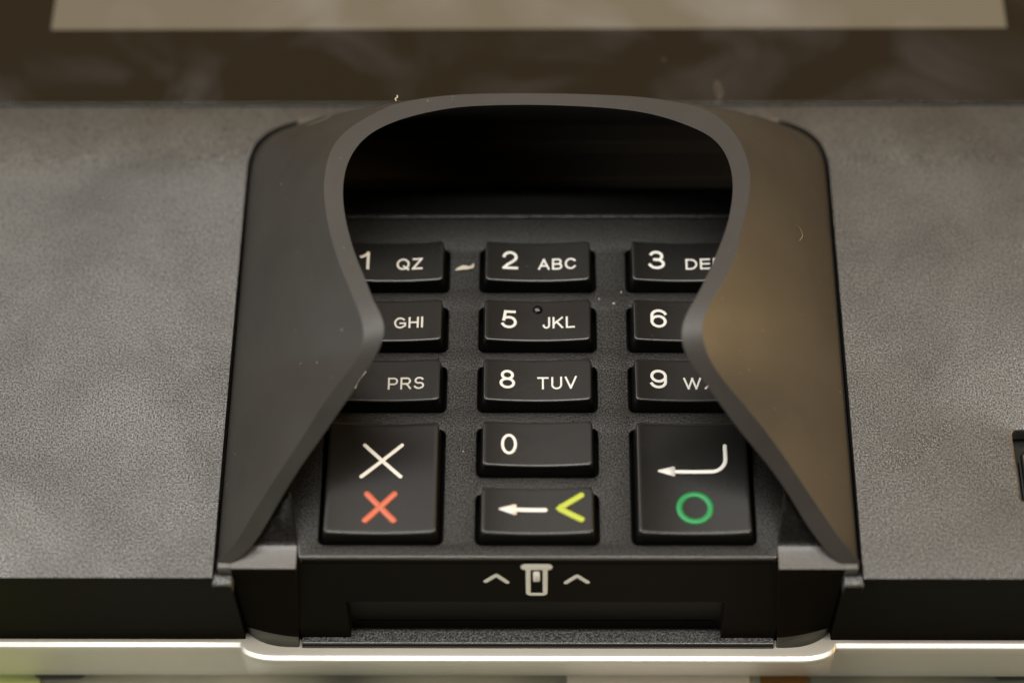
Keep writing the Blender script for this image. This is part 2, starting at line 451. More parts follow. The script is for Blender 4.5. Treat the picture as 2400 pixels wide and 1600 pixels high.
# ------------------------------------------------------------------ keypad deck
FZ = 1.0
ROWS = [(7.74, 14.19), (-1.80, 4.73), (-11.06, -4.63), (-20.74, -14.08), (-30.48, -23.81)]
COLX = [-19.8, 0.0, 19.8]
HW = 7.07
keys = []   # (x0,x1,y0,y1)
for r in range(3):
    for cx in COLX: keys.append((cx - HW, cx + HW, *ROWS[r]))
keys.append((-HW, HW, *ROWS[3])); keys.append((-HW, HW, *ROWS[4]))
keys.append((-26.87, -12.73, -30.45, -14.3)); keys.append((12.73, 26.87, -30.45, -14.3))
wells = [rrect(a - 0.95, b + 0.95, c - 0.72, d + 0.25, 1.0) for a, b, c, d in keys]
bm = bmesh.new()
outerp = [(-30.05, -32.85), (30.05, -32.85), (31.6, -24), (32.0, -10), (33.2, 20.0), (-33.2, 20.0), (-32.0, -10), (-31.6, -24)]
holed_plate(bm, outerp, wells, FZ, -1.6, 0.22)
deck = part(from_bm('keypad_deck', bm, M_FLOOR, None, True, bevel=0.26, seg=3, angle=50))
shade_front(deck, M_FRONT, 0.98, -32.8)
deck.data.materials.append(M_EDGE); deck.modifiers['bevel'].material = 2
tag(deck, 'dusty grained black deck around the keys')
bm = bmesh.new(); block(bm, -31, 31, -31, 19, -2.6, -1.65)
o = from_bm('well_floor', bm, M_DARK, None, False); o.parent = deck
# rear shelf at the inner back of the hood, colour lightened for faint light
bm = bmesh.new()
extrude_x([(26.9, -3.0), (26.9, 0.3), (31.5, 0.4), (31.6, 2.4), (36.0, 2.6), (36.0, -3.0)], -34, 34, bm)
o = from_bm('rear_shelf', bm, M_CAVITY, None, False, bevel=0.2); o.parent = deck

bm = bmesh.new()
extrude_x([(19.35, 0.8), (19.35, 1.12), (19.5, 1.3), (19.8, 1.36), (20.1, 1.3), (20.2, 0.8)], -33.0, 33.0, bm)
o = from_bm('deck_ridge', bm, M_FLOOR, None, True, bevel=0.1); o.parent = deck
bm = bmesh.new(); block(bm, -34, 34, 20.6, 26.85, -3.2, -2.0)
o = from_bm('rear_trench', bm, M_DARK, None, False); o.parent = deck  # near-black colour stands in for deep shade in the gap
# --- front face of the keypad with the card slot scoop
def fy_at(z): return -32.85 - (1 - z) * 0.1250
def face_col(x, inside):
    c = [(x, -31, -0.5), (x, fy_at(-0.5), -0.5), (x, fy_at(-3), -3), (x, fy_at(-6), -6), (x, fy_at(-8.95), -8.95)]
    if inside: c += [(x, -33.0, -9.3), (x, -32.75, -12.0), (x, -32.95, -15.0), (x, -33.35, -17.7)]
    else: c += [(x, fy_at(-9.3), -9.3), (x, fy_at(-12), -12.0), (x, fy_at(-15), -15.0), (x, -34.85, -17.7)]
    return c + [(x, -35.0, -18.3), (x, -31, -18.6)]
rows = []
for x, ins in [(-31.3, 0), (-28, 0), (-24.75, 0), (-24.6, 1), (-15, 1), (0, 1), (15, 1), (24.05, 1), (24.2, 0), (28, 0), (31.3, 0)]: rows.append(face_col(x, ins))
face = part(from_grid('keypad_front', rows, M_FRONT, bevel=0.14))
face.data.materials.append(M_RECESS)
for p in face.data.polygons:
    if p.center.z < -9.1 * MM and abs(p.center.x) < 24.4 * MM and p.center.y > -34.6 * MM: p.material_index = 1
tag(face, 'black keypad front with a wide card slot scoop')
# grained lip below the scoop
bm = bmesh.new()
extrude_x([(-33.5, -18.25), (-33.55, -17.78), (-35.75, -18.12), (-36.1, -18.5), (-36.1, -19.3), (-33.5, -19.3)], -31.2, 31.2, bm)
lip = part(from_bm('slot_lip', bm, [M_LIP, M_EDGE], None, True, bevel=0.15)); lip.modifiers['bevel'].material = 1
bm = bmesh.new(); block(bm, -23.9, 23.4, -33.3, -32.6, -17.1, -16.3)
o = part(from_bm('card_slot', bm, M_DARK, None, False))

# --- symbols on the front face
def ribbon_pts(P, w, n=3, cap=6):
    """2-D outline strips of a polyline with round ends -> list of quads/tris as centre-line samples"""
    return P
def face_pt(x, z, off=0.05):
    k = 1 / math.sqrt(1 + 0.125 ** 2)
    return (x, fy_at(z) - off * k, z + off * 0.125 * k)
def stroke_mesh(bm, P, w, mapper, h=0.05, closed=False, caps=True):
    """thick polyline of width w swept through P (2-D), mapped by mapper(x, y, lift)"""
    Q = []
    n = len(P)
    segs = n if closed else n - 1
    for i in range(segs):
        a, b = P[i], P[(i + 1) % n]; L = math.dist(a, b); m = max(1, int(L / 0.25))
        for k in range(m): Q.append((a[0] + (b[0] - a[0]) * k / m, a[1] + (b[1] - a[1]) * k / m))
    if not closed: Q.append(P[-1])
    n = len(Q); sect = []
    for i in range(n):
        a, b = (Q[i - 1], Q[(i + 1) % n]) if closed else (Q[max(i - 1, 0)], Q[min(i + 1, n - 1)])
        tx, ty = b[0] - a[0], b[1] - a[1]; l = math.hypot(tx, ty) or 1
        sect.append((Q[i], (tx / l, ty / l), w / 2))
    if caps == 'square' and not closed:
        (c0, t0, r0), (c1, t1, r1) = sect[0], sect[-1]
        sect = [((c0[0] - t0[0] * w * 0.45, c0[1] - t0[1] * w * 0.45), t0, r0)] + sect + [((c1[0] + t1[0] * w * 0.45, c1[1] + t1[1] * w * 0.45), t1, r1)]
    elif not closed and caps:
        s0, s1 = sect[0], sect[-1]; pre, post = [], []
        for k in range(1, 6):
            A = math.radians(15 * k)
            pre.insert(0, ((s0[0][0] - s0[1][0] * w / 2 * math.sin(A), s0[0][1] - s0[1][1] * w / 2 * math.sin(A)), s0[1], w / 2 * math.cos(A)))
            post.append(((s1[0][0] + s1[1][0] * w / 2 * math.sin(A), s1[0][1] + s1[1][1] * w / 2 * math.sin(A)), s1[1], w / 2 * math.cos(A)))
        sect = pre + sect + post
    prof = [(-1, 0.0), (-0.92, 0.55), (-0.6, 0.9), (0, 1.0), (0.6, 0.9), (0.92, 0.55), (1, 0.0)]
    vs = []
    for (c, t, r) in sect:
        f = r / (w / 2)
        vs.append([bm.verts.new(mapper(c[0] - t[1] * r * u, c[1] + t[0] * r * u, 0.012 + h * v * (0.35 + 0.65 * f))) for u, v in prof])
    m = len(vs)
    for i in range(m if closed else m - 1):
        for j in range(len(prof) - 1):
            bm.faces.new((vs[i][j], vs[i][j + 1], vs[(i + 1) % m][j + 1], vs[(i + 1) % m][j]))
def poly_mesh(bm, P, mapper, h=0.05):
    top = [bm.verts.new(mapper(x, y, h)) for x, y in P]; lo = [bm.verts.new(mapper(x, y, 0.004)) for x, y in P]
    bm.faces.new(top); n = len(P)
    for i in range(n): bm.faces.new((lo[i], lo[(i + 1) % n], top[(i + 1) % n], top[i]))
fmap = lambda x, z, h: face_pt(x, z, h + 0.02)
def symbol(name, build, mat, parent, sm=True):
    bm = bmesh.new(); build(bm); o = from_bm(name, bm, mat, None, sm); o.parent = parent; return o
def b_card(bm):
    stroke_mesh(bm, [(-1.45, -0.95), (1.28, -0.95)], 1.30, fmap, 0.05)
    stroke_mesh(bm, [(-1.16, -1.3), (-1.16, -6.9), (-0.95, -7.1), (0.80, -7.1), (1.0, -6.9), (1.0, -1.3)], 0.60, fmap, 0.05, caps=False)
    poly_mesh(bm, rrect(-0.53, 0.33, -4.15, -1.95, 0.2), fmap, 0.055)
o = symbol('card_symbol', b_card, M_SYMBOL, face); tag(o, 'white chip card symbol')
for P in ([(-6.55, -4.15), (-5.2, -2.75), (-3.85, -4.35)], [(3.65, -4.45), (5.05, -2.9), (6.4, -4.35)]):
    symbol('arrow_symbol', lambda bm: stroke_mesh(bm, P, 0.58, fmap, 0.05), M_SYMBOL, face)

# ------------------------------------------------------------------ keys
KZ, DISH = 2.75, 0.55
def key_z(x, cx, y, y0, y1):
    return KZ + DISH * ((x - cx) / HW) ** 2
def make_key(x0, x1, y0, y1):
    cx, cy = (x0 + x1) / 2, (y0 + y1) / 2
    out = []
    r = 0.62
    base = []
    for (a, b, c, d) in ((x1 - r, y1 - r, 0, 0), (x0 + r, y1 - r, 90, 0), (x0 + r, y0 + r, 180, 0), (x1 - r, y0 + r, 270, 0)):
        for k in range(7):
            A = math.radians(c + 90 * k / 6); base.append((a + r * math.cos(A), b + r * math.sin(A)))
    # densify straight edges
    P = []
    n = len(base)
    for i in range(n):
        a, b = base[i], base[(i + 1) % n]; L = math.dist(a, b); m = max(1, int(L / 0.55))
        for k in range(m): P.append((a[0] + (b[0] - a[0]) * k / m, a[1] + (b[1] - a[1]) * k / m))
    n = len(P)
    def off(d):
        o2 = []
        for x, y in P:
            # move towards the inside by d using the rounded box
            qx = min(max(x, x0 + r), x1 - r); qy = min(max(y, y0 + r), y1 - r)
            dx, dy = x - qx, y - qy; l = math.hypot(dx, dy) or 1
            o2.append((x - dx / l * d, y - dy / l * d))
        return o2
    rows = []
    def ring(pts, dz, absz=None):
        rows.append([(x, y, (key_z(x, cx, y, y0, y1) + dz) if absz is None else absz) for x, y in pts])
    for s in (0.12, 0.3, 0.5, 0.7, 0.86, 0.95):
        ring([(cx + (x - cx) * s, cy + (y - cy) * s) for x, y in off(0.27)], 0)
    bv = 0.27
    for a in (0, 20, 40, 60, 80, 90):
        A = math.radians(a); ring(off(bv - bv * math.sin(A)), -bv + bv * math.cos(A))
    ring(off(-0.06), -0.9); ring(off(-0.30), 0, 0.9); ring(off(-0.36), 0, -1.5)
    bm = bmesh.new()
    vs = [[bm.verts.new(p) for p in rr] for rr in rows]
    for i in range(len(rows) - 1):
        for j in range(n): bm.faces.new((vs[i][j], vs[i][(j + 1) % n], vs[i + 1][(j + 1) % n], vs[i + 1][j]))
    bm.faces.new(vs[0])
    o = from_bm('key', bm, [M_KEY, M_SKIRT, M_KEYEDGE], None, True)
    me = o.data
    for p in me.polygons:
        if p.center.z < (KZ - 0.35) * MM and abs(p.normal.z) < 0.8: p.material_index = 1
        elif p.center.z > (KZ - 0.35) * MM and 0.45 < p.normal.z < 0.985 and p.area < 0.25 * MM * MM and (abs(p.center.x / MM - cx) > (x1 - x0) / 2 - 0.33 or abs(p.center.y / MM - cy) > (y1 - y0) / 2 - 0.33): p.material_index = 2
    return part(o)
def kmap(cx):
    return lambda x, y, h: (x, y, KZ + DISH * ((x - cx) / HW) ** 2 + h)

def arc_(cx, cy, rx, ry, a0, a1, n=None):
    n = n or max(6, int(abs(a1 - a0) / 9))
    return [(cx + rx * math.cos(math.radians(a0 + (a1 - a0) * k / n)), cy + ry * math.sin(math.radians(a0 + (a1 - a0) * k / n))) for k in range(n + 1)]
# glyphs as centre lines: (advance width, [(points, closed), ...]) in a box of height 1
G = {
 '0': (0.62, [(arc_(.31, .5, .31, .5, 0, 351, 39), True)]),
 '1': (0.32, [([(.32, 0), (.32, 1.0)], False), ([(0, .74), (.12, .80), (.24, .90), (.30, 1.0)], False)]),
 '2': (0.64, [(arc_(.31, .70, .30, .30, 172, -28) + [(.44, .42), (.16, .20), (.03, .02)], False), ([(0, 0), (.64, 0)], False)]),
 '3': (0.62, [(arc_(.29, .755, .26, .245, 160, -90) , False), (arc_(.29, .265, .32, .265, 90, -160), False), ([(.2, .52), (.3, .52)], False)]),
 '4': (0.66, [([(.48, 0), (.48, 1), (0, .28)], False), ([(0, .28), (.66, .28)], False)]),
 '5': (0.62, [([(.57, 1), (.12, 1)], False), ([(.12, 1), (.04, .46)], False), ([(.04, .47)] + arc_(.29, .32, .33, .32, 130, -155), False)]),
 '6': (0.62, [(arc_(.31, .32, .31, .32, 0, 351, 36), True), ([(.0, .34), (.0, .55)] + arc_(.33, .66, .33, .34, 170, 25), False)]),
 '7': (0.62, [([(0, 1), (.62, 1)], False), ([(.62, .97), (.40, .62), (.26, .30), (.20, 0)], False)]),
 '8': (0.62, [(arc_(.31, .765, .25, .235, 0, 351, 36), True), (arc_(.31, .265, .31, .265, 0, 351, 36), True)]),
 '9': (0.62, [(arc_(.31, .68, .31, .32, 0, 351, 36), True), ([(.62, .66), (.62, .45)] + arc_(.29, .34, .33, .34, -10, -155), False)]),
 'A': (0.82, [([(0, 0), (.41, 1)], False), ([(.41, 1), (.82, 0)], False), ([(.15, .34), (.67, .34)], False)]),
 'B': (0.70, [([(0, 0), (0, 1)], False), ([(0, 1)] + [(.38, 1)] + arc_(.40, .76, .24, .24, 90, -90) + [(0, .52)], False), ([(.38, .52)] + arc_(.42, .26, .28, .26, 90, -90) + [(0, 0)], False)]),
 'C': (0.82, [(arc_(.42, .5, .42, .5, 38, 322), False)]),
 'D': (0.76, [([(0, 0), (0, 1)], False), ([(0, 1), (.30, 1)] + arc_(.30, .5, .46, .5, 90, -90) + [(0, 0)], False)]),
 'E': (0.66, [([(0, 0), (0, 1)], False), ([(0, 1), (.64, 1)], False), ([(0, .52), (.60, .52)], False), ([(0, 0), (.66, 0)], False)]),
 'F': (0.60, [([(0, 0), (0, 1)], False), ([(0, 1), (.60, 1)], False), ([(0, .52), (.52, .52)], False)]),
 'G': (0.86, [(arc_(.43, .5, .43, .5, 42, 318) + [(.84, .16), (.86, .46)], False), ([(.45, .46), (.86, .46)], False)]),
 'H': (0.70, [([(0, 0), (0, 1)], False), ([(.70, 0), (.70, 1)], False), ([(0, .52), (.70, .52)], False)]),
 'I': (0.02, [([(0, 0), (0, 1)], False)]),
 'J': (0.44, [([(.44, 1), (.44, .30)] + arc_(.22, .26, .22, .26, 0, -175), False)]),
 'K': (0.72, [([(0, 0), (0, 1)], False), ([(.68, 1), (.02, .36)], False), ([(.24, .60), (.72, 0)], False)]),
 'L': (0.58, [([(0, 1), (0, 0)], False), ([(0, 0), (.58, 0)], False)]),
 'M': (0.84, [([(0, 0), (0, 1)], False), ([(0, 1), (.42, .05)], False), ([(.42, .05), (.84, 1)], False), ([(.84, 1), (.84, 0)], False)]),
 'N': (0.70, [([(0, 0), (0, 1)], False), ([(0, 1), (.70, 0)], False), ([(.70, 0), (.70, 1)], False)]),
 'O': (0.88, [(arc_(.44, .5, .44, .5, 0, 351, 39), True)]),
 'P': (0.68, [([(0, 0), (0, 1)], False), ([(0, 1), (.40, 1)] + arc_(.40, .72, .28, .28, 90, -90) + [(0, .44)], False)]),
 'Q': (0.88, [(arc_(.44, .5, .44, .5, 0, 351, 39), True), ([(.52, .26), (.88, -.06)], False)]),
 'R': (0.74, [([(0, 0), (0, 1)], False), ([(0, 1), (.44, 1)] + arc_(.44, .73, .27, .27, 90, -90) + [(0, .46)], False), ([(.36, .46), (.52, .34), (.74, 0)], False)]),
 'S': (0.72, [(arc_(.37, .745, .31, .255, 25, 262, 24) + arc_(.36, .26, .36, .26, 78, -160, 24), False)]),
 'T': (0.76, [([(0, 1), (.76, 1)], False), ([(.38, 1), (.38, 0)], False)]),
 'U': (0.70, [([(0, 1), (0, .34)] + arc_(.35, .34, .35, .34, 180, 360) + [(.70, 1)], False)]),
 'V': (0.80, [([(0, 1), (.40, 0)], False), ([(.40, 0), (.80, 1)], False)]),
 'W': (1.16, [([(0, 1), (.30, 0)], False), ([(.30, 0), (.58, 1)], False), ([(.58, 1), (.86, 0)], False), ([(.86, 0), (1.16, 1)], False)]),
 'X': (0.80, [([(0, 0), (.80, 1)], False), ([(0, 1), (.80, 0)], False)]),
 'Y': (0.80, [([(0, 1), (.40, .45)], False), ([(.80, 1), (.40, .45)], False), ([(.40, .45), (.40, 0)], False)]),
 'Z': (0.70, [([(.03, 1), (.68, 1)], False), ([(.68, 1), (0, 0)], False), ([(0, 0), (.70, 0)], False)]),
}
def text_part(name, s, x0, x1, y0, y1, cx, parent, w=0.30, gap=0.36):
    f = kmap(cx); bm = bmesh.new()
    ix0, ix1, iy0, iy1 = x0 + w / 2, x1 - w / 2, y0 + w / 2, y1 - w / 2
    tot = sum(G[c][0] for c in s) + gap * (len(s) - 1)
    sx = (ix1 - ix0) / tot if tot > 0.05 else 1.0
    px = 0.0; n = 0
    for c in s:
        for P, closed in G[c][1]:
            Q = [(ix0 + (px + x) * sx, iy0 + y * (iy1 - iy0)) for x, y in P]
            if not closed:   # butt ends: lengthen slightly so joints close
                pass
            d = 0.004 * n; n += 1
            stroke_mesh(bm, Q, w, lambda x, y, h, d=d: f(x, y, h + d), 0.04, closed=closed, caps='square')
        px += G[c][0] + gap
    o = from_bm(name, bm, M_WHITE, None, True); o.parent = parent
    return o

DIG = {  # digit: (x0,x1,y0,y1), letters: (text,x0,x1,y0,y1)
 (0, 0): ('1', -24.10, -22.79, 9.70, 12.60, 'QZ', -19.09, -15.54, 9.70, 11.52),
 (0, 1): ('2', -4.75, -2.62, 9.73, 12.65, 'ABC', 0.06, 5.27, 9.68, 11.47),
 (0, 2): ('3', 15.04, 17.26, 9.72, 12.68, 'DEF', 20.02, 25.05, 9.70, 11.45),
 (1, 0): ('4', -24.5, -22.3, 0.27, 3.08, 'GHI', -19.10, -15.20, 0.27, 2.02),
 (1, 1): ('5', -4.78, -2.74, 0.22, 3.05, 'JKL', 0.70, 4.98, 0.24, 2.06),
 (1, 2): ('6', 15.03, 17.20, 0.32, 3.21, 'MNO', 19.9, 24.9, 0.3, 2.05),
 (2, 0): ('7', -24.6, -22.5, -9.15, -6.33, 'PRS', -19.59, -14.79, -9.24, -7.38),
 (2, 1): ('8', -4.95, -2.90, -9.12, -6.28, 'TUV', -0.04, 5.16, -9.20, -7.30),
 (2, 2): ('9', 14.78, 16.96, -9.12, -6.26, 'WXY', 19.08, 25.6, -9.20, -7.40)}
KL = {}
for r in range(3):
    for ci, cx in enumerate(COLX):
        k = make_key(cx - HW, cx + HW, *ROWS[r])
        d = DIG[(r, ci)]
        tag(k, f'black key printed {d[0]} {d[5]}')
        text_part('digit', d[0], d[1], d[2], d[3], d[4], cx, k, 0.40)
        text_part('letters', d[5], d[6], d[7], d[8], d[9], cx, k, 0.265)
        KL[(r, ci)] = k
k0 = make_key(-HW, HW, *ROWS[3]); tag(k0, 'black key printed 0')
text_part('digit', '0', -4.67, -2.61, -18.97, -15.95, 0, k0, 0.40)
kb = make_key(-HW, HW, *ROWS[4]); tag(kb, 'black correction key with white arrow and yellow chevron')
kx = make_key(-26.87, -12.73, -30.45, -14.3); tag(kx, 'large black cancel key with white cross and red cross')
ke = make_key(12.73, 26.87, -30.45, -14.3); tag(ke, 'large black enter key with white arrow and green ring')
def sym(name, parent, cx, mat, fn):
    bm = bmesh.new(); fn(bm, kmap(cx)); o = from_bm(name, bm, mat, None, True); o.parent = parent; return o
sym('white_arrow', kb, 0, M_WHITE, lambda bm, f: (stroke_mesh(bm, [(-2.9, -26.95), (1.0, -26.97)], 0.56, f, 0.05),
    poly_mesh(bm, [(-4.75, -27.08), (-4.85, -26.95), (-4.75, -26.8), (-2.85, -26.2), (-2.62, -26.3), (-2.62, -27.62), (-2.85, -27.74)], f, 0.06)))
sym('yellow_chevron', kb, 0, M_YEL, lambda bm, f: stroke_mesh(bm, [(5.55, -25.08), (2.72, -26.8), (5.55, -28.5)], 0.84, f, 0.22))
sym('white_cross', kx, -19.8, M_WHITE, lambda bm, f: (stroke_mesh(bm, [(-22.2, -17.6), (-17.45, -22.2)], 0.50, f, 0.05), stroke_mesh(bm, [(-17.4, -17.6), (-22.45, -22.2)], 0.50, f, 0.065)))
sym('red_cross', kx, -19.8, M_RED, lambda bm, f: (stroke_mesh(bm, [(-21.6, -24.75), (-18.15, -28.5)], 0.86, f, 0.22), stroke_mesh(bm, [(-18.15, -24.75), (-21.7, -28.5)], 0.86, f, 0.235)))
arc = [(22.25 + 1.8 * math.cos(math.radians(a)), -19.65 + 1.8 * math.sin(math.radians(a))) for a in range(0, -91, -10)]
sym('enter_arrow', ke, 19.8, M_WHITE, lambda bm, f: (stroke_mesh(bm, [(24.05, -17.75)] + arc + [(17.4, -21.45)], 0.50, f, 0.05),
    poly_mesh(bm, [(15.42, -21.55), (15.36, -21.45), (15.42, -21.33), (17.4, -20.72), (17.58, -20.85), (17.58, -22.03), (17.4, -22.16)], f, 0.06)))
ring = [(19.9 + 1.97 * math.cos(2 * math.pi * i / 64), -26.7 + 1.93 * math.sin(2 * math.pi * i / 64)) for i in range(64)]
sym('green_ring', ke, 19.8, M_GRN, lambda bm, f: stroke_mesh(bm, ring, 0.82, f, 0.22, closed=True))
# raised dot on the 5 key
bm = bmesh.new(); rows = []
for i in range(9):
    A = math.radians(90 * i / 8); rr = 0.66 * math.cos(A) + 0.02; rows.append([(0.02 + rr * math.cos(2 * math.pi * j / 28), 3.22 + rr * math.sin(2 * math.pi * j / 28), KZ - 0.02 + 0.44 * math.sin(A)) for j in range(28)])
vs = [[bm.verts.new(p) for p in rr] for rr in rows]
for i in range(8):
    for j in range(28): bm.faces.new((vs[i][j], vs[i][(j + 1) % 28], vs[i + 1][(j + 1) % 28], vs[i + 1][j]))
o = from_bm('tactile_dot', bm, M_GLOSS, None, True); o.parent = KL[(1, 1)]

# ------------------------------------------------------------------ privacy shield
OL = [(-0.54, 26.24), (-11.18, 26.01), (-18.63, 24.62), (-21.09, 23.22), (-24.42, 20.81), (-26.22, 18.66), (-27.16, 16.28), (-27.59, 12.75), (-27.44, 9.47), (-26.9, 5.83), (-26.07, 2.43), (-24.85, -1.38), (-23.72, -4.23), (-22.93, -6.38), (-22.2, -7.95), (-21.72, -9.44), (-21.49, -10.82), (-21.35, -11.78), (-21.47, -12.69), (-22.01, -13.54), (-22.75, -14.32), (-23.63, -15.16), (-25.24, -16.74), (-27.08, -18.67), (-28.88, -20.97), (-30.68, -23.0), (-32.48, -25.04), (-34.3, -27.14), (-35.9, -29.08), (-37.51, -31.18), (-38.87, -32.53), (-40.23, -33.37)]
IL = [(-0.54, 24.29), (-9.22, 24.05), (-13.99, 23.2), (-18.33, 21.76), (-21.9, 19.6), (-23.85, 16.98), (-24.85, 13.92), (-25.07, 10.63), (-24.71, 6.96), (-23.77, 2.85), (-22.49, -1.17), (-21.47, -3.59), (-20.56, -6.38), (-19.7, -7.95), (-19.02, -9.44), (-18.78, -10.48), (-18.92, -11.78), (-19.76, -13.3), (-21.73, -15.77), (-23.53, -17.81), (-25.57, -20.02), (-27.57, -22.24), (-29.37, -24.11), (-31.64, -26.85), (-33.71, -29.58), (-35.75, -32.07), (-37.33, -33.15), (-38.47, -33.64)]
OR = [(-0.54, 26.15), (7.15, 26.04), (13.87, 25.58), (19.59, 24.47), (22.98, 23.12), (25.16, 20.7), (26.72, 17.59), (27.48, 14.05), (27.45, 10.78), (26.76, 7.1), (25.85, 3.47), (25.12, 0.47), (23.87, -2.85), (22.69, -5.13), (21.08, -7.97), (20.42, -9.74), (20.33, -11.36), (20.58, -12.56), (21.53, -14.24), (23.56, -16.44), (26.01, -18.57), (28.65, -21.08), (31.51, -24.1), (34.33, -27.31), (36.13, -29.26), (37.77, -31.1), (39.38, -32.59), (40.44, -33.45)]
IR = [(-0.54, 24.02), (9.04, 23.76), (15.32, 22.65), (20.4, 20.47), (23.17, 18.55), (24.73, 15.46), (25.22, 11.72), (24.86, 8.02), (24.05, 4.38), (22.65, 0.47), (21.12, -3.33), (19.94, -5.91), (18.77, -7.97), (17.99, -9.74), (17.75, -11.36), (17.89, -12.92), (18.84, -14.15), (20.12, -15.5), (22.12, -17.68), (24.4, -20.06), (26.07, -21.69), (28.7, -24.06), (31.68, -27.31), (33.29, -29.49), (35.23, -31.48), (36.86, -33.09), (38.05, -33.63)]

def H(y):
    s = 19.3 / 22.5; t = (y + 11.5) / 1.6
    return 20 - s * 1.6 * math.log(1 + math.exp(-t)) if -t < 30 else 20 + s * (y + 11.5)
def rim(Lc, Rc, n):
    P = [(x, y) for x, y in Lc[::-1]] + [(x, y) for x, y in Rc[1:]]
    P = catmull(P, 400)
    P = chaikin_smooth(P, 10)
    return P
OUT, INN = rim(OL, OR, 0), rim(IL, IR, 0)
def keypar(P, tip_hint):
    """indices of: left tip, left widest, top middle, right widest, right tip"""
    n = len(P); mid = min(range(n), key=lambda i: abs(P[i][0]) + (0 if P[i][1] > 15 else 100))
    lt = min((i for i in range(mid) if P[i][1] > -16 and P[i][1] < -4), key=lambda i: -P[i][0])
    rt = min((i for i in range(mid, n) if P[i][1] > -16 and P[i][1] < -4), key=lambda i: P[i][0])
    lw = min((i for i in range(mid) if P[i][1] > 0), key=lambda i: P[i][0])
    rw = min((i for i in range(mid, n) if P[i][1] > 0), key=lambda i: -P[i][0])
    return [0, lt, lw, mid, rw, rt, n - 1]
def pw(P, knots, counts):
    out = []
    for a, b, m in zip(knots[:-1], knots[1:], counts):
        seg = resample(P[a:b + 1], m + 1); out += seg[:-1]
    out.append(P[knots[-1]]); return out
CNT = [46, 40, 44, 44, 40, 46]
O2 = pw(OUT, keypar(OUT, 0), CNT); I2 = pw(INN, keypar(INN, 0), CNT)
def base_knots(P):
    def near(x, y): return min(range(len(P)), key=lambda i: math.dist(P[i], (x, y)))
    return [0, near(-40.5, -3.5), near(-40.6, 19), near(0, 38.7), near(40.6, 19), near(40.5, -3.5), len(P) - 1]
B2 = pw(BASE, base_knots(BASE), CNT)
Bi = [(x * 0.925, (y - 2.2) if y > 20 else y + 0.3) for x, y in B2]
N = len(O2)
O2 = chaikin_smooth(O2, 3); I2 = chaikin_smooth(I2, 3); B2 = chaikin_smooth(B2, 3)
rows = []
NB = 9
for i in range(NB + 1):
    t = i / NB; row = []
    for j in range(N):
        bx, by = B2[j]; ox, oy = O2[j]; oz = H(oy)
        g = 0.10 * math.sin(math.pi * t)              # slightly hollow outer wall
        x = bx + (ox - bx) * (t - g * 0.6); y = by + (oy - by) * (t - g * 0.4); z = (-0.6 - max(0.0, by - 27.0) ** 2 * 0.0068) * (1 - t) + oz * t
        row.append((x, y, z))
    rows.append(row)
rows.append([(x, y, H(y) + 0.0) for x, y in I2])
for i in range(1, 6):
    t = i / 5; row = []
    for j in range(N):
        ix, iy = I2[j]; bx, by = Bi[j]; iz = H(iy)
        row.append((ix + (bx - ix) * t ** 1.3, iy + (by - iy) * t, iz + (-0.4 - iz) * t))
    rows.append(row)
def caps(bm, vs):
    for j in (0, N - 1):
        loop = [vs[i][j] for i in range(len(rows))]
        try: bm.faces.new(loop if j else loop[::-1])
        except Exception: pass
shield = part(from_grid('privacy_shield', rows, M_SHIELD, extra=caps, bevel=0.62, seg=5))
tag(shield, 'dark grey rubber privacy hood around the keypad')

